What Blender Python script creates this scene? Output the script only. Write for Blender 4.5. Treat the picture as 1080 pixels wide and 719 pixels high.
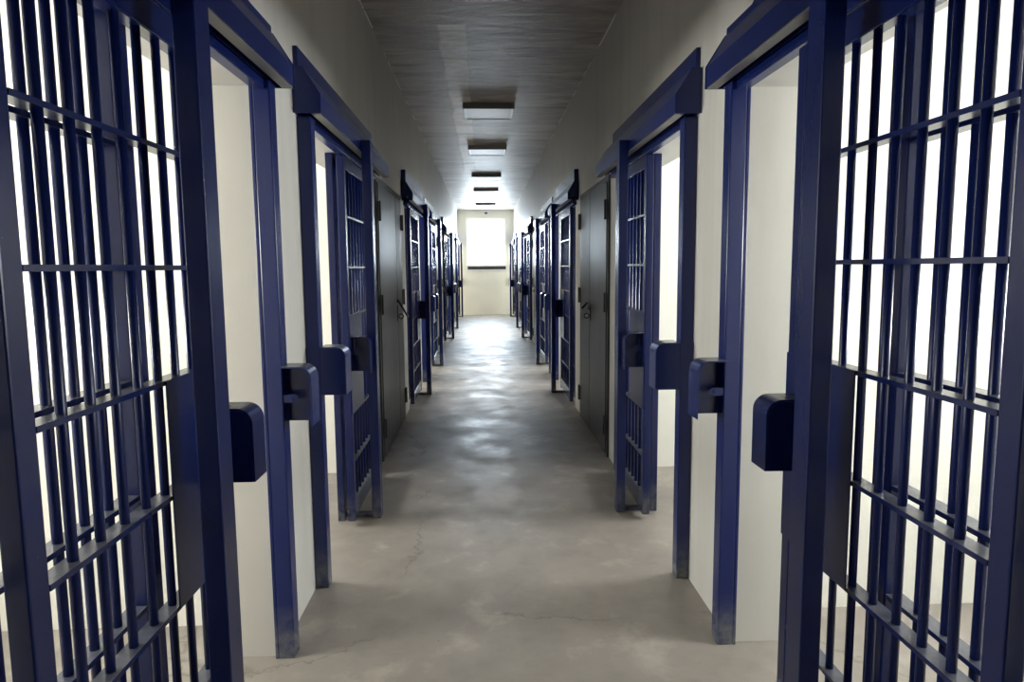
import bpy, bmesh, math, random
from mathutils import Matrix, Vector

for o in list(bpy.data.objects):
    bpy.data.objects.remove(o, do_unlink=True)
SC = bpy.context.scene
COL = SC.collection
random.seed(7)

# ------------------------------------------------------------------ camera
YAW, PITCH, ROLL = 0.0407, 0.10806, -0.00842
CAM = Vector((-0.08, 0.0, 1.5))
fw = Vector((math.sin(YAW) * math.cos(PITCH), math.cos(YAW) * math.cos(PITCH), -math.sin(PITCH)))
rt = Vector((math.cos(YAW), -math.sin(YAW), 0))
up = rt.cross(fw)
r2 = rt * math.cos(ROLL) + up * math.sin(ROLL)
u2 = -rt * math.sin(ROLL) + up * math.cos(ROLL)
cd = bpy.data.cameras.new('camera')
cd.sensor_width = 36.0
cd.lens = 719.7 / 1080 * 36
cd.clip_start = 0.02
cam = bpy.data.objects.new('camera', cd)
COL.objects.link(cam)
M4 = Matrix((r2, u2, -fw)).transposed().to_4x4()
M4.translation = CAM
cam.matrix_world = M4
SC.camera = cam

# ------------------------------------------------------------------ light
SC.view_settings.view_transform = 'Standard'
SC.view_settings.look = 'None'
SC.view_settings.gamma = 1.0
SC.view_settings.use_curve_mapping = False
SC.view_settings.exposure = 0.4
try:
    SC.cycles.use_denoising = True
    SC.cycles.max_bounces = 10
    SC.cycles.diffuse_bounces = 6
    SC.cycles.sample_clamp_indirect = 8.0
except Exception:
    pass

wd = bpy.data.worlds.new('daylight')
SC.world = wd
wd.use_nodes = True
bg = wd.node_tree.nodes['Background']
bg.inputs[0].default_value = (0.86, 0.93, 1.0, 1)
bg.inputs[1].default_value = 3.0

HW = 0.89          # half width of the corridor
WT = 0.22          # thickness of the corridor walls
OUTER = 3.20       # inside face of the outer walls of the cells
CEIL = 3.289
FARY = 21.73
NEARY = -3.0
PERIOD = 6.4
YM = [2.855 + PERIOD * k for k in range(4)]     # mirror planes of the cell pairs
CELL_POWER = 114.0
FAR_POWER = 230.0


def window_light(loc, rot, sx, sy, power, col):
    ld = bpy.data.lights.new('window_daylight', 'AREA')
    ld.shape = 'RECTANGLE'
    ld.size, ld.size_y = sx, sy
    ld.energy = power
    ld.color = col
    lo = bpy.data.objects.new('window_daylight', ld)
    lo.location = loc
    lo.rotation_euler = rot
    COL.objects.link(lo)


CELLS = []         # (side, y0, y1, window y)
for k, ym in enumerate(YM):
    for sx in (-1, 1):
        CELLS.append((sx, ym - 2.095, ym - 0.055, ym - 1.10))
        if k < 3:
            CELLS.append((sx, ym + 0.055, ym + 2.095, ym + 1.10))
WZ0, WZ1, WHW = 1.42, 1.92, 0.60
for sx, y0, y1, wy in CELLS:
    if wy > FARY:
        continue
    window_light((sx * (OUTER + 0.17), wy, (WZ0 + WZ1) / 2), (0, sx * math.pi / 2, 0), WZ1 - WZ0, 2 * WHW, CELL_POWER,
                 (1.0, 0.98, 0.945) if sx < 0 else (0.97, 0.985, 1.0))
window_light((0, FARY + 0.30, 2.28), (-math.pi / 2, 0, 0), 1.26, 1.48, FAR_POWER, (0.76, 0.87, 1.0))


# ------------------------------------------------------------------ materials
def nodes_of(name):
    m = bpy.data.materials.new(name)
    m.use_nodes = True
    return m, m.node_tree, m.node_tree.nodes['Principled BSDF']


def N(nt, t, **kw):
    n = nt.nodes.new(t)
    for k, v in kw.items():
        if k in n.inputs:
            n.inputs[k].default_value = v
        else:
            setattr(n, k, v)
    return n


def ramp(nt, src, stops):
    r = nt.nodes.new('ShaderNodeValToRGB')
    els = r.color_ramp.elements
    while len(els) < len(stops):
        els.new(0.5)
    for e, (p, c) in zip(els, stops):
        e.position = p
        e.color = (c, c, c, 1) if isinstance(c, (int, float)) else (*c, 1)
    nt.links.new(src, r.inputs[0])
    return r.outputs[0]


def pos(nt, scale=(1, 1, 1), loc=(0, 0, 0)):
    g = nt.nodes.new('ShaderNodeNewGeometry')
    mp = nt.nodes.new('ShaderNodeMapping')
    mp.inputs['Scale'].default_value = scale
    mp.inputs['Location'].default_value = loc
    nt.links.new(g.outputs['Position'], mp.inputs[0])
    return mp.outputs[0]


def noise(nt, scale, detail=4, rough=0.55, stretch=(1, 1, 1), dist=0.0):
    n = N(nt, 'ShaderNodeTexNoise', Scale=scale, Detail=detail, Roughness=rough, Distortion=dist)
    nt.links.new(pos(nt, stretch), n.inputs['Vector'])
    return n.outputs['Fac']


def mix(nt, a, b, fac, mode='MIX'):
    m = nt.nodes.new('ShaderNodeMix')
    m.data_type = 'RGBA'
    m.blend_type = mode
    for s, v in ((6, a), (7, b)):
        if isinstance(v, tuple):
            m.inputs[s].default_value = (*v, 1)
        else:
            nt.links.new(v, m.inputs[s])
    if isinstance(fac, (int, float)):
        m.inputs[0].default_value = fac
    else:
        nt.links.new(fac, m.inputs[0])
    return m.outputs[2]


def math_(nt, op, a, b=None, clamp=False):
    m = nt.nodes.new('ShaderNodeMath')
    m.operation = op
    m.use_clamp = clamp
    for i, v in enumerate((a, b)):
        if v is None:
            continue
        if isinstance(v, (int, float)):
            m.inputs[i].default_value = v
        else:
            nt.links.new(v, m.inputs[i])
    return m.outputs[0]


def bump(nt, bsdf, h, strength, dist=0.01):
    b = N(nt, 'ShaderNodeBump', Strength=strength, Distance=dist)
    nt.links.new(h, b.inputs['Height'])
    nt.links.new(b.outputs[0], bsdf.inputs['Normal'])


def coord(nt, axis):
    g = nt.nodes.new('ShaderNodeNewGeometry')
    s = nt.nodes.new('ShaderNodeSeparateXYZ')
    nt.links.new(g.outputs['Position'], s.inputs[0])
    return s.outputs[axis]


def paint(name, col, rough=0.27, worn=True):
    m, nt, b = nodes_of(name)
    n1 = noise(nt, 6.0, 5)
    c = mix(nt, tuple(x * 0.95 for x in col), tuple(x * 1.06 for x in col), n1)
    if worn:
        # scuffed bare patches: kicked feet of the posts and scattered chips
        z = coord(nt, 2)
        foot = math_(nt, 'SUBTRACT', 1.0, math_(nt, 'DIVIDE', z, 0.22), True)
        n2 = noise(nt, 14.0, 6, 0.7)
        f = math_(nt, 'MULTIPLY', foot, ramp(nt, n2, [(0.38, 0.15), (0.66, 1.0)]))
        c = mix(nt, c, (0.17, 0.175, 0.16), f)
        # settled dust on the upper faces of rails and tracks
        g = nt.nodes.new('ShaderNodeNewGeometry')
        sp = nt.nodes.new('ShaderNodeSeparateXYZ')
        nt.links.new(g.outputs['True Normal'], sp.inputs[0])
        dust = math_(nt, 'MULTIPLY', math_(nt, 'GREATER_THAN', sp.outputs[2], 0.8), ramp(nt, noise(nt, 20.0, 4), [(0.3, 0.45), (0.7, 0.85)]))
        c = mix(nt, c, (0.15, 0.155, 0.17), dust)
        n3 = noise(nt, 55.0, 3, 0.6)
        chip = ramp(nt, n3, [(0.77, 0.0), (0.79, 0.55)])
        c = mix(nt, c, (0.25, 0.27, 0.33), chip)
    nt.links.new(c, b.inputs['Base Color'])
    b.inputs['Roughness'].default_value = rough
    bump(nt, b, noise(nt, 40.0, 2), 0.03, 0.002)
    b.inputs['Specular IOR Level'].default_value = 0.4
    return m


MAT = {}
MAT['navy'] = paint('navy_gloss_paint', (0.006, 0.0145, 0.095))
MAT['slot'] = paint('dark_track_slot', (0.004, 0.005, 0.010), 0.6, False)

# cream limewashed plaster
m, nt, b = nodes_of('cream_plaster')
n1 = noise(nt, 1.3, 5, 0.6)
n2 = noise(nt, 3.0, 5, 0.6, (1.0, 1.6, 0.22))
c = mix(nt, (0.77, 0.755, 0.69), (0.87, 0.855, 0.80), n1)
c = mix(nt, c, (0.67, 0.65, 0.57), ramp(nt, n2, [(0.52, 0.0), (0.8, 0.42)]))
spk = ramp(nt, noise(nt, 30.0, 2), [(0.77, 0.0), (0.80, 0.5)])
c = mix(nt, c, (0.35, 0.33, 0.29), spk)
nt.links.new(c, b.inputs['Base Color'])
b.inputs['Roughness'].default_value = 0.62
bump(nt, b, noise(nt, 26.0, 6, 0.65), 0.35, 0.006)
MAT['plaster'] = m

# yellowish limewash of the end wall
m, nt, b = nodes_of('yellowish_end_wall_plaster')
n1 = noise(nt, 1.5, 5, 0.6)
c = mix(nt, (0.75, 0.725, 0.60), (0.86, 0.835, 0.71), n1)
nt.links.new(c, b.inputs['Base Color'])
b.inputs['Roughness'].default_value = 0.6
bump(nt, b, noise(nt, 20.0, 5, 0.6), 0.2, 0.006)
MAT['endwall'] = m

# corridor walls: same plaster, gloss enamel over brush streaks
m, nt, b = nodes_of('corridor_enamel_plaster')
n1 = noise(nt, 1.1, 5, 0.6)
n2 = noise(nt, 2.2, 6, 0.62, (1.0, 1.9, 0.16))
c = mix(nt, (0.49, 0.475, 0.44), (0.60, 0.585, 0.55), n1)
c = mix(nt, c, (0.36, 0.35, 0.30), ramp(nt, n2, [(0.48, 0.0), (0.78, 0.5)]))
nt.links.new(c, b.inputs['Base Color'])
b.inputs['Roughness'].default_value = 0.48
b.inputs['Specular IOR Level'].default_value = 0.35
bump(nt, b, n2, 0.3, 0.012)
MAT['wall'] = m

# ceiling: board-marked painted concrete, streaks run across the corridor
m, nt, b = nodes_of('board_marked_ceiling')
n1 = noise(nt, 1.3, 6, 0.62, (0.75, 2.6, 1.0), 0.9)
n2 = noise(nt, 2.6, 6, 0.66, (0.55, 2.4, 1.0), 1.1)
c = mix(nt, (0.185, 0.155, 0.13), (0.46, 0.40, 0.345), ramp(nt, n1, [(0.3, 0.0), (0.7, 1.0)]))
c = mix(nt, c, (0.12, 0.10, 0.085), ramp(nt, n2, [(0.50, 0.0), (0.68, 0.75)]))
# patch of reflected light painted in as a pale strip left of the lamps
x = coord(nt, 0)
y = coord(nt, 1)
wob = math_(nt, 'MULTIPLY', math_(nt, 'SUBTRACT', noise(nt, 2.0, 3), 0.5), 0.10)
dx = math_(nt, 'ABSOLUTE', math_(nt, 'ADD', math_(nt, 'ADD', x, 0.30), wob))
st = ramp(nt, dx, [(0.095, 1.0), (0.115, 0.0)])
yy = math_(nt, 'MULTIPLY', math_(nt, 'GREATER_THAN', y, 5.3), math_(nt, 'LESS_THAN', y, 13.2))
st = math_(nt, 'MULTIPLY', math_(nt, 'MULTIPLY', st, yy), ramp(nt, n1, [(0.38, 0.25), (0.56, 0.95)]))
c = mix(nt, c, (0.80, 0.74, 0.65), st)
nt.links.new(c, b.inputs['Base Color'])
b.inputs['Roughness'].default_value = 0.5
bump(nt, b, math_(nt, 'ADD', n1, n2), 0.22, 0.03)
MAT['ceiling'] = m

# floor: trowelled concrete
m, nt, b = nodes_of('trowelled_concrete')
n1 = noise(nt, 0.9, 6, 0.62)
n2 = noise(nt, 3.0, 8, 0.62, (1, 1, 1), 0.15)
n3 = noise(nt, 22.0, 4, 0.6)
c = mix(nt, (0.245, 0.217, 0.193), (0.37, 0.327, 0.289), ramp(nt, n1, [(0.32, 0.0), (0.68, 1.0)]))
c = mix(nt, c, (0.17, 0.158, 0.147), ramp(nt, n2, [(0.50, 0.0), (0.74, 0.6)]))
c = mix(nt, c, (0.50, 0.45, 0.39), ramp(nt, n2, [(0.30, 0.7), (0.44, 0.0)]))
c = mix(nt, c, (0.28, 0.265, 0.245), math_(nt, 'MULTIPLY', n3, 0.35))
wp = nt.nodes.new('ShaderNodeMix'); wp.data_type = 'VECTOR'
vor = N(nt, 'ShaderNodeTexVoronoi', Scale=0.55)
vor.feature = 'DISTANCE_TO_EDGE'
nz = N(nt, 'ShaderNodeTexNoise', Scale=1.6, Detail=6, Roughness=0.65)
nt.links.new(pos(nt), nz.inputs['Vector'])
va = nt.nodes.new('ShaderNodeVectorMath'); va.operation = 'MULTIPLY_ADD'
nt.links.new(nz.outputs['Color'], va.inputs[0])
va.inputs[1].default_value = (0.7, 0.7, 0.0)
nt.links.new(pos(nt), va.inputs[2])
nt.links.new(va.outputs[0], vor.inputs['Vector'])
crack = ramp(nt, vor.outputs['Distance'], [(0.0, 1.0), (0.005, 0.0)])
crack = math_(nt, 'MULTIPLY', crack, ramp(nt, noise(nt, 1.1, 2), [(0.46, 0.0), (0.52, 0.7)]))
c = mix(nt, c, (0.13, 0.12, 0.11), crack)
spk = ramp(nt, noise(nt, 38.0, 2), [(0.765, 0.0), (0.78, 0.8)])
c = mix(nt, c, (0.10, 0.095, 0.09), spk)
nt.links.new(c, b.inputs['Base Color'])
nt.links.new(ramp(nt, n2, [(0.3, 0.36), (0.72, 0.6)]), b.inputs['Roughness'])
hsum = math_(nt, 'ADD', math_(nt, 'MULTIPLY', n2, 1.0), math_(nt, 'MULTIPLY', n3, 0.15))
bump(nt, b, hsum, 0.16, 0.02)
b.inputs['Specular IOR Level'].default_value = 0.42
MAT['floor'] = m

# grey enamelled steel of the service doors
m, nt, b = nodes_of('grey_steel_sheet')
n1 = noise(nt, 2.0, 5, 0.6, (1, 1, 0.5))
c = mix(nt, (0.028, 0.03, 0.031), (0.048, 0.05, 0.051), n1)
nt.links.new(c, b.inputs['Base Color'])
b.inputs['Specular IOR Level'].default_value = 0.22
nt.links.new(ramp(nt, n1, [(0.3, 0.36), (0.7, 0.42)]), b.inputs['Roughness'])
bump(nt, b, noise(nt, 1.5, 1), 0.03, 0.02)
MAT['steel'] = m


def plain(name, col, rough=0.5, metal=0.0, var=0.08):
    m, nt, b = nodes_of(name)
    n1 = noise(nt, 8.0, 4)
    c = mix(nt, tuple(x * (1 - var) for x in col), tuple(min(1, x * (1 + var)) for x in col), n1)
    nt.links.new(c, b.inputs['Base Color'])
    b.inputs['Roughness'].default_value = rough
    b.inputs['Metallic'].default_value = metal
    return m


MAT['black'] = plain('black_iron', (0.02, 0.02, 0.022), 0.45)
MAT['lamp_body'] = plain('lamp_white_metal', (0.62, 0.62, 0.60), 0.4)
MAT['lamp_side'] = plain('lamp_grey_side', (0.30, 0.29, 0.27), 0.5)
MAT['diffuser'] = plain('lamp_milky_diffuser', (0.60, 0.585, 0.55), 0.45)
MAT['galv'] = plain('bare_galvanised_steel', (0.17, 0.165, 0.16), 0.4, 0.2)
MAT['white'] = plain('white_enamel', (0.80, 0.80, 0.78), 0.4)
MAT['dgrey'] = plain('dark_grey_metal', (0.10, 0.095, 0.10), 0.5)

# glass
m, nt, b = nodes_of('window_glass')
tr = N(nt, 'ShaderNodeBsdfTransparent')
tr.inputs[0].default_value = (0.95, 0.96, 0.95, 1)
gl = N(nt, 'ShaderNodeBsdfGlossy', Roughness=0.03)
ms = nt.nodes.new('ShaderNodeMixShader')
ms.inputs[0].default_value = 0.06
nt.links.new(tr.outputs[0], ms.inputs[1])
nt.links.new(gl.outputs[0], ms.inputs[2])
nt.links.new(ms.outputs[0], nt.nodes['Material Output'].inputs[0])
MAT['glass'] = m


# ------------------------------------------------------------------ mesh helpers
def box_bm(bm, x0, x1, y0, y1, z0, z1):
    if x0 > x1: x0, x1 = x1, x0
    if y0 > y1: y0, y1 = y1, y0
    v = [bm.verts.new(p) for p in ((x0, y0, z0), (x1, y0, z0), (x1, y1, z0), (x0, y1, z0),
                                   (x0, y0, z1), (x1, y0, z1), (x1, y1, z1), (x0, y1, z1))]
    for f in ((0, 3, 2, 1), (4, 5, 6, 7), (0, 1, 5, 4), (1, 2, 6, 5), (2, 3, 7, 6), (3, 0, 4, 7)):
        bm.faces.new([v[i] for i in f])


def prism_bm(bm, pts, a0, a1, plane='xz'):
    """extrude a closed outline; plane xz -> along y, plane yz -> along x"""
    def P(u, v, a):
        return (u, a, v) if plane == 'xz' else (a, u, v)
    A = [bm.verts.new(P(u, v, a0)) for u, v in pts]
    B = [bm.verts.new(P(u, v, a1)) for u, v in pts]
    n = len(pts)
    bm.faces.new(A)
    bm.faces.new(B[::-1])
    for i in range(n):
        j = (i + 1) % n
        bm.faces.new((A[j], A[i], B[i], B[j]))


def strip_bm(bm, pts, a0, a1, th_pts):
    """sheet-metal shell: outline pts outside, th_pts inside (open polyline), extruded along y"""
    loop = pts + th_pts[::-1]
    prism_bm(bm, loop, a0, a1)


def cyl_bm(bm, p0, p1, r, n=10, cap=True):
    p0, p1 = Vector(p0), Vector(p1)
    d = (p1 - p0).normalized()
    a = d.orthogonal().normalized()
    c = d.cross(a)
    A, B = [], []
    for i in range(n):
        t = 2 * math.pi * i / n
        o = a * math.cos(t) * r + c * math.sin(t) * r
        A.append(bm.verts.new(p0 + o))
        B.append(bm.verts.new(p1 + o))
    for i in range(n):
        j = (i + 1) % n
        f = bm.faces.new((A[i], A[j], B[j], B[i]))
        f.smooth = True
    if cap:
        bm.faces.new(A[::-1])
        bm.faces.new(B)


def finish(bm, name, bevel=0.0):
    bmesh.ops.recalc_face_normals(bm, faces=bm.faces)
    if bevel:
        es = [e for e in bm.edges if len(e.link_faces) == 2 and e.calc_face_angle(0) > 0.7]
        bmesh.ops.bevel(bm, geom=es, offset=bevel, segments=2, affect='EDGES', profile=0.5, clamp_overlap=True)
    me = bpy.data.meshes.new(name)
    bm.to_mesh(me)
    bm.free()
    return me


def add(name, me, mat, parent=None, loc=(0, 0, 0), rot=(0, 0, 0)):
    o = bpy.data.objects.new(name, me)
    if not me.materials:
        me.materials.append(MAT[mat])
    o.location = loc
    o.rotation_euler = rot
    o.parent = parent
    COL.objects.link(o)
    return o


def thing(name, label, cat, loc, group=None):
    o = bpy.data.objects.new(name, None)
    o.empty_display_size = 0.1
    o.location = loc
    o['label'] = label
    o['category'] = cat
    if group:
        o['group'] = group
    COL.objects.link(o)
    return o


def structure(o):
    o['kind'] = 'structure'
    return o


CACHE = {}


def cached(key, fn):
    if key not in CACHE:
        CACHE[key] = fn()
    return CACHE[key]


# ------------------------------------------------------------------ the shell
HEAD = 2.15
bm = bmesh.new(); box_bm(bm, -3.6, 3.6, NEARY - 0.2, FARY + 0.2, -0.15, 0.0)
structure(add('floor', finish(bm, 'floor'), 'floor'))
bm = bmesh.new(); box_bm(bm, -HW - WT, HW + WT, NEARY - 0.2, FARY + 0.2, CEIL, CEIL + 0.15)
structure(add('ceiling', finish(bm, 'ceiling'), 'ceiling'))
for sx, side in ((-1, 'left'), (1, 'right')):
    bm = bmesh.new()
    box_bm(bm, sx * (HW + WT), sx * 3.6, NEARY - 0.2, FARY + 0.2, CEIL, CEIL + 0.15)
    structure(add('ceiling_cells_' + side, finish(bm, 'ceiling_cells'), 'plaster'))
    # corridor wall: solid lengths between the openings, a band of wall above them
    ops = []
    for k, ym in enumerate(YM):
        ops.append((ym - 2.055, min(ym - 0.305, FARY - 0.02)))
        if k < 3:
            ops.append((ym + 0.305, ym + 2.055))
    bm = bmesh.new()
    y = NEARY
    for a, bb in ops:
        box_bm(bm, sx * HW, sx * (HW + WT), y, a, 0, HEAD)
        y = bb
    box_bm(bm, sx * HW, sx * (HW + WT), y, FARY, 0, HEAD)
    box_bm(bm, sx * HW, sx * (HW + WT), NEARY, FARY, HEAD, CEIL)
    bmesh.ops.remove_doubles(bm, verts=bm.verts, dist=1e-5)
    structure(add('wall_' + side, finish(bm, 'wall_' + side), 'wall'))
    # partitions between the cells
    parts = []
    for k, ym in enumerate(YM):
        if k < 3:
            parts.append((ym - 0.055, ym + 0.055))
            parts.append((ym + 2.095, ym + 2.195))
        parts.append((ym - 2.195, ym - 2.095))
    for a, bb in parts:
        bm = bmesh.new()
        box_bm(bm, sx * (HW + WT), sx * OUTER, a, bb, 0, CEIL)
        structure(add('wall_partition_' + side, finish(bm, 'wall_partition'), 'plaster'))
    # outer wall with a window per cell
    wins = sorted(c[3] for c in CELLS if c[0] == sx and c[3] < FARY)
    bm = bmesh.new()
    y = NEARY
    for wy in wins:
        box_bm(bm, sx * OUTER, sx * (OUTER + 0.2), y, wy - WHW, 0, CEIL)
        box_bm(bm, sx * OUTER, sx * (OUTER + 0.2), wy - WHW, wy + WHW, 0, WZ0)
        box_bm(bm, sx * OUTER, sx * (OUTER + 0.2), wy - WHW, wy + WHW, WZ1, CEIL)
        y = wy + WHW
    box_bm(bm, sx * OUTER, sx * (OUTER + 0.2), y, FARY + 0.2, 0, CEIL)
    structure(add('wall_outer_' + side, finish(bm, 'wall_outer_' + side), 'plaster'))
bm = bmesh.new(); box_bm(bm, -3.6, 3.6, NEARY - 0.2, NEARY, 0, CEIL)
structure(add('wall_near', finish(bm, 'wall_near'), 'wall'))

# broken bead of pale filler along the joint of walls and ceiling
for sx, tn in ((-1, 'trim_1'), (1, 'trim_2')):
    bm = bmesh.new()
    y = 4.0
    while y < FARY - 0.3:
        ln = random.uniform(0.08, 0.5)
        w_ = random.uniform(0.003, 0.008)
        if random.random() < 0.72:
            box_bm(bm, sx * (HW - w_), sx * HW, y, min(y + ln, FARY), CEIL - w_, CEIL)
        y += ln + random.uniform(0.0, 0.15)
    structure(add(tn, finish(bm, 'trim'), 'white'))

# far wall with its window
FX0, FX1, FZ0, FZ1 = -0.61, 0.63, 1.56, 3.01
bm = bmesh.new()
box_bm(bm, -3.6, FX0, FARY, FARY + 0.2, 0, CEIL)
box_bm(bm, FX1, 3.6, FARY, FARY + 0.2, 0, CEIL)
box_bm(bm, FX0, FX1, FARY, FARY + 0.2, 0, FZ0)
box_bm(bm, FX0, FX1, FARY, FARY + 0.2, FZ1, CEIL)
structure(add('wall_far', finish(bm, 'wall_far'), 'endwall'))
w1 = structure(add('window_1', finish((lambda b_: (box_bm(b_, FX0, FX1, FARY + 0.06, FARY + 0.10, FZ0, FZ0 + 0.05),
                                                   box_bm(b_, FX0, FX1, FARY + 0.06, FARY + 0.10, FZ1 - 0.05, FZ1),
                                                   box_bm(b_, FX0, FX0 + 0.05, FARY + 0.06, FARY + 0.10, FZ0 + 0.05, FZ1 - 0.05),
                                                   box_bm(b_, FX1 - 0.05, FX1, FARY + 0.06, FARY + 0.10, FZ0 + 0.05, FZ1 - 0.05), b_)[-1])(bmesh.new()), 'window_frame'), 'white'))
zs = [FZ0 + 0.05, FZ0 + 0.62, FZ1 - 0.28, FZ1 - 0.05]
xm = (FX0 + FX1) / 2
for z in zs[1:3]:
    bm = bmesh.new(); box_bm(bm, FX0 + 0.05, FX1 - 0.05, FARY + 0.065, FARY + 0.095, z - 0.012, z + 0.012)
    add('glazing_bar', finish(bm, 'glazing_bar'), 'white', w1)
bm = bmesh.new(); box_bm(bm, xm - 0.012, xm + 0.012, FARY + 0.065, FARY + 0.095, zs[0], zs[3])
add('mullion', finish(bm, 'mullion'), 'white', w1)
for i in range(3):
    for a, bb in ((FX0 + 0.05, xm), (xm, FX1 - 0.05)):
        bm = bmesh.new(); box_bm(bm, a, bb, FARY + 0.078, FARY + 0.082, zs[i], zs[i + 1])
        add('pane', finish(bm, 'pane'), 'glass', w1)
bm = bmesh.new(); box_bm(bm, FX0 - 0.01, FX1 + 0.01, FARY - 0.05, FARY, FZ0 - 0.165, FZ0 - 0.135)
add('sill', finish(bm, 'sill', 0.004), 'white', w1)
bm = bmesh.new(); box_bm(bm, FX0 + 0.03, FX1, FARY - 0.035, FARY, FZ0 - 0.135, FZ0 - 0.03)
vs = add('vent_strip', finish(bm, 'vent_strip', 0.004), 'dgrey', w1)
vs['label'] = 'dark grey strip under the window'
for i in range(14):
    xx = FX0 + 0.07 + i * 0.085
    bm = bmesh.new(); box_bm(bm, xx, xx + 0.045, FARY - 0.043, FARY - 0.035, FZ0 - 0.115, FZ0 - 0.05)
    add('slot_cover', finish(bm, 'slot_cover'), 'black', vs)

# cell windows: frame, pane and bars
n = 2
for sx, y0, y1, wy in CELLS:
    if wy > FARY:
        continue

    def wf():
        b_ = bmesh.new()
        d0, d1 = 0.05, 0.10
        for q in ((-WHW, WHW, WZ0, WZ0 + 0.04), (-WHW, WHW, WZ1 - 0.04, WZ1), (-WHW, -WHW + 0.04, WZ0 + 0.04, WZ1 - 0.04), (WHW - 0.04, WHW, WZ0 + 0.04, WZ1 - 0.04)):
            box_bm(b_, d0, d1, q[0], q[1], q[2], q[3])
        return finish(b_, 'window_frame')
    w = structure(add('window_%d' % n, cached(('wframe',), wf), 'white', None, (sx * OUTER, wy, 0), (0, 0, 0 if sx > 0 else math.pi)))
    n += 1

    def wb():
        b_ = bmesh.new(); cyl_bm(b_, (0.075, 0, WZ0 + 0.04), (0.075, 0, WZ1 - 0.04), 0.008, 8); return finish(b_, 'window_bar')

    def wp_():
        b_ = bmesh.new(); box_bm(b_, 0.090, 0.094, -WHW + 0.04, WHW - 0.04, WZ0 + 0.04, WZ1 - 0.04); return finish(b_, 'pane')
    add('pane', cached(('wpane',), wp_), 'glass', w)
    for i in range(1, 7):
        add('bar', cached(('wbar',), wb), 'white', w, (0, -WHW + i * 2 * WHW / 7, 0))


# ------------------------------------------------------------------ cell fronts
# canonical frame: s = distance from the corridor axis, t = distance along the corridor from
# the lock jamb towards the guide post, z = height.  X = sx*s, Y = Y0 + sy*t
RAILS = [1.79, 1.505, 1.23, 0.947, 0.664, 0.38]
LEAF = 0.91
SI, SO = 0.845, 0.890           # leaf faces


def bx(sx, sy, s0, s1, t0, t1, z0, z1, bev=0.004, name='part'):
    def f():
        b_ = bmesh.new(); box_bm(b_, sx * s0, sx * s1, sy * t0, sy * t1, z0, z1); return finish(b_, name, bev)
    return cached((name, sx, sy, s0, s1, t0, t1, z0, z1, bev), f)


def pr(sx, sy, pts, t0, t1, bev=0.0, name='part'):
    def f():
        b_ = bmesh.new(); prism_bm(b_, [(sx * s, z) for s, z in pts], sy * t0, sy * t1); return finish(b_, name, bev)
    return cached((name, sx, sy, tuple(pts), t0, t1), f)


def bar_mesh(z0, z1, r):
    def f():
        b_ = bmesh.new(); cyl_bm(b_, (0, 0, z0), (0, 0, z1), r, 12); return finish(b_, 'bar')
    return cached(('bar', z0, z1, r), f)


def hood_mesh(sx, sy, s_in, s_out, t_back, t_open, z0, z1, wing):
    """folded steel hood: closed back plate, corridor side and rounded top; open at bottom and towards t_open"""
    def f():
        b_ = bmesh.new()
        th, R = 0.006, 0.045

        def outline(off):
            p = [(s_out + off, z0), (s_out + off, z1 - R)]
            for i in range(1, 6):
                a = math.pi / 2 * i / 6
                p.append((s_out + R - (R - off) * math.cos(a), z1 - R + (R - off) * math.sin(a)))
            p += [(s_out + R, z1 - off), (s_in, z1 - off)]
            return [(sx * s, z) for s, z in p]
        o_, i_ = outline(0.0), outline(th)
        prism_bm(b_, o_ + i_[::-1], sy * t_back, sy * t_open)
        d = 0.006 if t_open > t_back else -0.006
        prism_bm(b_, i_ + [(sx * s_in, z0)], sy * (t_back + 0.0005), sy * (t_back + d))
        if wing:
            box_bm(b_, sx * (s_in - 0.0), sx * (s_in + wing), sy * (t_back), sy * (t_back + d), z0, z1)
        return finish(b_, 'hood', 0.0015)
    return cached(('hood', sx, sy, s_in, s_out, t_back, t_open, z0, z1, wing), f)


def lug_mesh(sx, sy):
    """flat padlock eye: plate with a rounded end and a hole, lying in the s-z plane"""
    def f():
        b_ = bmesh.new()
        n_, ro, ri, ln, th = 12, 0.016, 0.007, 0.045, 0.006
        rings = []
        for yy in (-th / 2, th / 2):
            O, I = [], []
            for i in range(n_):
                a = 2 * math.pi * i / n_
                cx_, cz_ = math.cos(a), math.sin(a)
                if cx_ > 0.01:
                    O.append(b_.verts.new((sx * ln, sy * yy, ro * cz_)))
                else:
                    O.append(b_.verts.new((sx * ro * cx_, sy * yy, ro * cz_)))
                I.append(b_.verts.new((sx * ri * cx_, sy * yy, ri * cz_)))
            rings.append((O, I))
        (O0, I0), (O1, I1) = rings
        for i in range(n_):
            j = (i + 1) % n_
            b_.faces.new((O0[i], O0[j], I0[j], I0[i]))
            b_.faces.new((O1[j], O1[i], I1[i], I1[j]))
            b_.faces.new((O0[j], O0[i], O1[i], O1[j]))
            b_.faces.new((I0[i], I0[j], I1[j], I1[i]))
        return finish(b_, 'lug')
    return cached(('lug', sx, sy), f)


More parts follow.
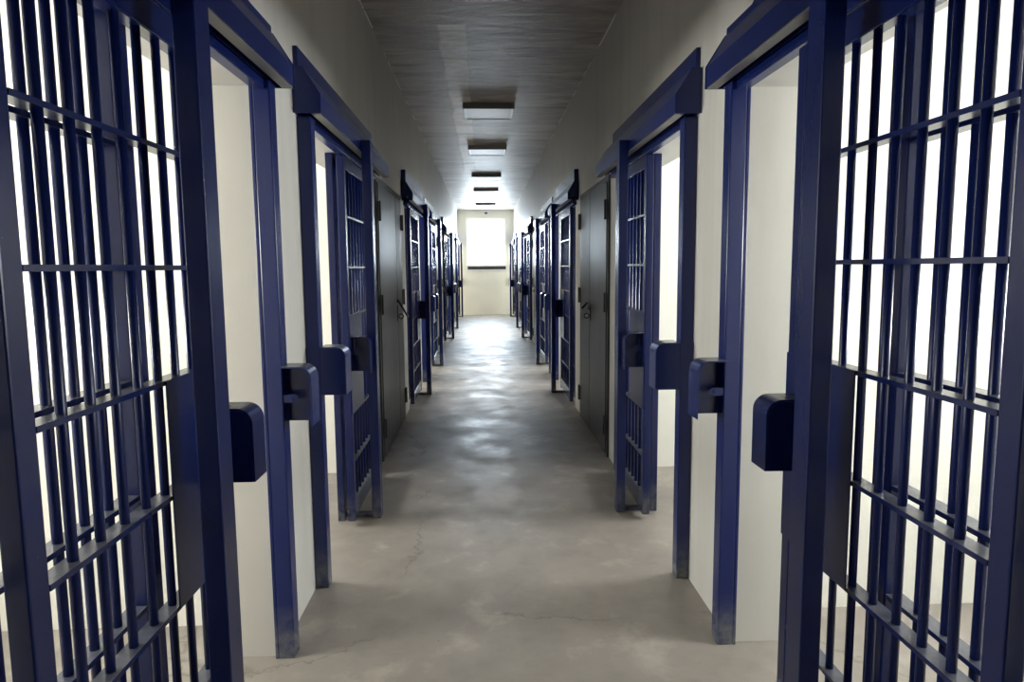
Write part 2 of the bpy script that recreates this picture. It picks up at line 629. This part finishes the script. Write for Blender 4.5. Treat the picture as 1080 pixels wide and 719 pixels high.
def make_frame(sx, sy, Y0, label):
    t = thing('gate_frame', label, 'gate frame', (0, Y0, 0), 'steel frames of the sliding cell gates')
    add('jamb', bx(sx, sy, 0.828, 0.890, 0.0, 0.072, 0, 2.165, 0.005, 'jamb'), 'navy', t)
    add('jamb_return', bx(sx, sy, 0.890, 0.902, 0.0505, 0.072, 0, 2.148, 0.002, 'jamb_return'), 'navy', t)
    add('lintel', bx(sx, sy, 0.846, 0.889, 0.073, 1.90, 2.132, 2.165, 0.003, 'lintel'), 'navy', t)
    # track housing: sloping top, deep front fascia, slot in the underside
    prof = [(0.772, 2.168), (0.772, 2.243), (0.842, 2.358), (0.869, 2.358), (0.869, 2.20), (0.845, 2.20), (0.845, 2.168),
            (0.838, 2.168), (0.838, 2.215), (0.815, 2.215), (0.815, 2.168)]
    h = add('track_housing', pr(sx, sy, prof, -0.045, 2.08, name='track_housing'), 'navy', t)
    capp = [(0.77, 2.165), (0.77, 2.245), (0.842, 2.36), (0.888, 2.36), (0.888, 2.167), (0.80, 2.165)]
    add('end_cap', pr(sx, sy, capp, -0.053, -0.0455, name='end_cap'), 'navy', h)
    add('track_slot', bx(sx, sy, 0.8155, 0.8375, -0.044, 2.079, 2.205, 2.213, 0, 'track_slot'), 'slot', h)
    lp = add('track_lip', bx(sx, sy, 0.776, 0.813, -0.04, 2.075, 2.163, 2.1675, 0, 'track_lip'), 'galv', h)
    lp['label'] = 'bare grey metal lip of the track'
    # backing plate on the wall
    if sy < 0:
        pts = [(-0.045, 2.17), (-0.045, 2.385), (0.20, 2.385), (0.235, 2.405), (0.235, 2.475), (2.02, 2.475), (2.02, 2.17)]
    else:
        pts = [(-0.02, 2.17), (-0.02, 2.455), (1.95, 2.455), (1.95, 2.39), (2.02, 2.39), (2.02, 2.17)]

    def f():
        b_ = bmesh.new(); prism_bm(b_, [(sy * a, z) for a, z in pts], sx * 0.8705, sx * 0.8895, 'yz'); return finish(b_, 'wall_plate', 0.002)
    add('wall_plate', cached(('wall_plate', sx, sy), f), 'navy', t)
    if sy < 0:
        q = [(-0.045, 2.3605), (-0.045, 2.385), (0.20, 2.385), (0.235, 2.405), (0.235, 2.475), (2.02, 2.475), (2.02, 2.3605)]

        def f2():
            b_ = bmesh.new(); prism_bm(b_, [(sy * a, z) for a, z in q], sx * 0.846, sx * 0.870, 'yz'); return finish(b_, 'upper_plate', 0.002)
        add('upper_plate', cached(('upper_plate', sx, sy), f2), 'navy', t)
    add('guide_post', bx(sx, sy, 0.715, 0.768, 0.90, 0.985, 0, 2.225, 0.004, 'guide_post'), 'navy', t)
    add('guide_bracket', bx(sx, sy, 0.7685, 0.7715, 0.905, 0.98, 2.17, 2.222, 0, 'guide_bracket'), 'navy', t)
    add('floor_guide', bx(sx, sy, 0.7685, 0.923, 0.925, 0.975, 0.0, 0.022, 0.002, 'floor_guide'), 'navy', t)
    kz0, kz1 = 0.925, 1.145
    k = add('keeper_hood', hood_mesh(sx, sy, 0.8275, 0.712, -0.006 if sy > 0 else 0.008, 0.115, kz0, kz1, 0.0), 'navy', t)
    add('padlock_lug', lug_mesh(sx, sy), 'navy', k, (sx * 0.79, sy * 0.065, 1.02))
    if sy > 0:
        add('keeper_backplate', bx(sx, sy, 0.8275, 0.889, -0.0065, -0.0005, kz0, kz1, 0, 'keeper_backplate'), 'navy', t)
    return t


def make_grille(sx, sy, Y0, label):
    g = 0.0 if sx < 0 else 0.046          # the right-hand panels sit a little further along
    t = thing('fixed_grille', label, 'grille', (0, Y0, 0), 'fixed barred panels beside the cell doorways')
    add('post', bx(sx, sy, 0.924, 0.966, 0.864 + g, 0.945 + g, 0, 2.149, 0.004, 'grille_post'), 'navy', t)
    add('post', bx(sx, sy, 0.924, 0.966, 1.735, 1.799, 0, 2.149, 0.004, 'grille_post_end'), 'navy', t)
    t0, t1 = 0.946 + g, 1.734
    add('top_rail', bx(sx, sy, 0.926, 0.968, t0, t1, 2.085, 2.149, 0.003, 'grille_top'), 'navy', t)
    add('bottom_rail', bx(sx, sy, 0.926, 0.968, t0, t1, 0.03, 0.08, 0.003, 'grille_bottom'), 'navy', t)
    for z in RAILS:
        def f():
            b_ = bmesh.new(); box_bm(b_, sx * 0.926, sx * 0.970, sy * t0, sy * t1, -0.006, 0.006); return finish(b_, 'grille_rail')
        add('cross_rail', cached(('grail', sx, sy), f), 'navy', t, (0, 0, z))
    for i in range(7):
        add('bar', bar_mesh(0.08, 2.085, 0.0105), 'navy', t, (sx * 0.948, sy * (1.043 + g + 0.0955 * i), 0))
    return t


def make_gate(sx, sy, Y0, L0, label):
    """the leaf itself; origin at its lock edge"""
    t = thing('sliding_gate', label, 'gate', (0, Y0 + sy * L0, 0), 'sliding cell gates')
    add('stile', bx(sx, sy, SI, SO - 0.003, 0, 0.05, 0.03, 2.125, 0.004, 'lock_stile'), 'navy', t)
    add('stile', bx(sx, sy, SI, SO - 0.003, LEAF - 0.055, LEAF, 0.03, 2.125, 0.004, 'rear_stile'), 'navy', t)
    add('top_rail', bx(sx, sy, SI, SO - 0.003, 0.0505, LEAF - 0.0555, 2.05, 2.125, 0.003, 'leaf_top'), 'navy', t)
    add('bottom_rail', bx(sx, sy, SI + 0.002, SO - 0.003, 0.0505, LEAF - 0.0555, 0.045, 0.15, 0.003, 'leaf_bottom'), 'navy', t)
    for z in RAILS:
        def f():
            b_ = bmesh.new(); box_bm(b_, sx * SI, sx * (SO - 0.003), sy * 0.0505, sy * (LEAF - 0.0555), -0.006, 0.006); return finish(b_, 'leaf_rail')
        add('cross_rail', cached(('lrail', sx, sy), f), 'navy', t, (0, 0, z))
    for i in range(8):
        add('bar', bar_mesh(0.15, 2.05, 0.0105), 'navy', t, (sx * 0.8665, sy * (0.09 + 0.0945 * i), 0))
    add('lock_plate', bx(sx, sy, SI - 0.004, SI - 0.0005, 0.002, 0.385, 0.664, 1.236, 0.001, 'lock_plate'), 'navy', t)
    # hangers running up into the track slot
    for tt in (0.12, LEAF - 0.2):
        add('hanger', bx(sx, sy, 0.8455, 0.8545, tt, tt + 0.08, 2.1255, 2.131, 0.0, 'hanger'), 'navy', t)
    k = add('lock_hood', hood_mesh(sx, sy, SI - 0.0045, 0.733, 0.122, 0.02, 0.90, 1.112, 0.0), 'navy', t)
    add('padlock_lug', lug_mesh(sx, sy), 'navy', k, (sx * 0.805, sy * 0.06, 1.02))
    return t


ORD = ['nearest', 'second', 'third', 'fourth', 'fifth', 'sixth', 'farthest']
for sx, side in ((-1, 'left'), (1, 'right')):
    idx = 0
    for k, ym in enumerate(YM):
        for sy in (-1, 1):
            if k == 3 and sy > 0:
                continue
            Y0 = ym + sy * 0.255
            L0 = 0.57 if (k == 0 and sy < 0) else 0.775
            o = ORD[idx]
            if idx == 0:
                gl = 'large navy barred gate filling the %s edge of the photo' % side
            elif idx == 1:
                gl = 'navy barred gate slid open just before the grey service doors on the %s' % side
            else:
                gl = '%s navy barred sliding gate along the %s wall' % (o, side)
            make_gate(sx, sy, Y0, L0, gl)
            make_frame(sx, sy, Y0, '%s navy steel gate frame with overhead track on the %s wall' % (o, side))
            make_grille(sx, sy, Y0, '%s fixed navy barred panel set in the %s wall behind its gate' % (o, side))
            idx += 1

# ------------------------------------------------------------------ service doors
dn = 1
for k in range(3):
    off = PERIOD * k
    for sx, side in ((-1, 'left'), (1, 'right')):
        y0, ymid, y1 = 5.27 + off, (6.30 if sx < 0 else 6.10) + off, 6.70 + off
        bm = bmesh.new()
        box_bm(bm, sx * 0.874, sx * 0.8895, y0 - 0.05, y0, 0, 2.19)
        box_bm(bm, sx * 0.874, sx * 0.8895, y1, y1 + 0.05, 0, 2.19)
        box_bm(bm, sx * 0.874, sx * 0.8895, y0, y1, 2.15, 2.19)
        d = structure(add('door_%d' % dn, finish(bm, 'door_frame', 0.002), 'steel'))
        dn += 1
        leaves = []
        for a, bb in ((y0 + 0.006, ymid - 0.006), (ymid + 0.006, y1 - 0.006)):
            bm = bmesh.new(); box_bm(bm, sx * 0.868, sx * 0.8890, a, bb, 0.02, 2.143)
            lf = add('door_leaf', finish(bm, 'door_leaf', 0.004), 'steel', d)
            leaves.append(lf)
        for yh, lf in ((y0, leaves[0]), (y1, leaves[1])):
            for z in (1.93, 1.22, 0.25):
                bm = bmesh.new()
                box_bm(bm, sx * 0.860, sx * 0.8675, yh - 0.045, yh + 0.045, z - 0.07, z + 0.07)
                cyl_bm(bm, (sx * 0.857, yh, z - 0.075), (sx * 0.857, yh, z + 0.075), 0.009, 8)
                add('hinge', finish(bm, 'hinge'), 'black', lf)
        # latch: keep plate, eye and a lever rod
        bm = bmesh.new()
        box_bm(bm, sx * 0.861, sx * 0.8675, ymid - 0.07, ymid - 0.012, 1.02, 1.16)
        add('latch_plate', finish(bm, 'latch_plate', 0.001), 'black', leaves[0])
        bm = bmesh.new()
        if sx < 0:
            cyl_bm(bm, (sx * 0.855, ymid - 0.05, 1.20), (sx * 0.79, ymid + 0.10, 1.045), 0.009, 8)
            cyl_bm(bm, (sx * 0.8675, ymid - 0.05, 1.20), (sx * 0.850, ymid - 0.05, 1.20), 0.016, 10)
        else:
            cyl_bm(bm, (sx * 0.855, ymid + 0.06, 1.17), (sx * 0.80, ymid - 0.03, 1.13), 0.009, 8)
            cyl_bm(bm, (sx * 0.8675, ymid - 0.03, 1.13), (sx * 0.850, ymid - 0.03, 1.13), 0.016, 10)
        add('latch_handle', finish(bm, 'latch_handle'), 'black', leaves[0])
        bm = bmesh.new()
        R = 0.022
        for i in range(10):
            a0, a1 = 2 * math.pi * i / 10, 2 * math.pi * (i + 1) / 10
            cyl_bm(bm, (sx * (0.838 + R * math.cos(a0)), ymid - 0.03, 1.06 + R * math.sin(a0)),
                   (sx * (0.838 + R * math.cos(a1)), ymid - 0.03, 1.06 + R * math.sin(a1)), 0.005, 6, False)
        add('latch_ring', finish(bm, 'latch_ring'), 'black', leaves[0])

# ------------------------------------------------------------------ ceiling lights
LY = [1.55, 4.60, 7.72, 10.33, 13.45, 15.95, 19.45]
LN = [None, None, 'nearest visible', 'second visible', 'third visible', 'fourth visible', 'farthest']
for i, y in enumerate(LY):
    if LN[i] is None:
        continue
    t = thing('ceiling_light', '%s square unlit lamp box on the corridor ceiling' % LN[i], 'ceiling light', (0, y, CEIL), 'square ceiling lamps')

    def hb():
        b_ = bmesh.new()
        box_bm(b_, -0.285, 0.285, 0, 0.012, -0.062, 0)
        box_bm(b_, -0.285, 0.285, 0.558, 0.57, -0.062, 0)
        box_bm(b_, -0.285, -0.273, 0.012, 0.558, -0.062, 0)
        box_bm(b_, 0.273, 0.285, 0.012, 0.558, -0.062, 0)
        return finish(b_, 'housing')

    def df():
        b_ = bmesh.new(); box_bm(b_, -0.248, 0.248, 0.013, 0.557, -0.058, -0.03); return finish(b_, 'diffuser')

    def es():
        b_ = bmesh.new(); box_bm(b_, -0.012, 0.012, 0.013, 0.557, -0.060, -0.028); return finish(b_, 'end_strip')
    add('housing', cached(('lh',), hb), 'lamp_side', t)
    add('diffuser', cached(('ldf',), df), 'diffuser', t)
    add('end_strip', cached(('les',), es), 'white', t, (-0.2605, 0, 0))
    add('end_strip', cached(('les',), es), 'white', t, (0.2605, 0, 0))

# ------------------------------------------------------------------ camera at the far end
t = thing('security_camera', 'small white security camera with dark lens above the far window', 'security camera', (0.02, FARY, 3.23))
bm = bmesh.new()
prism_bm(bm, [(-0.11, 0.055), (0.11, 0.055), (0.05, -0.03), (-0.05, -0.03)], -0.10, -0.001)
add('bracket', finish(bm, 'bracket', 0.004), 'white', t)
bm = bmesh.new()
bmesh.ops.create_uvsphere(bm, u_segments=16, v_segments=10, radius=0.045)
for v in bm.verts:
    v.co += Vector((0, -0.06, -0.045))
for f in bm.faces:
    f.smooth = True
add('lens_dome', finish(bm, 'lens_dome'), 'black', t)
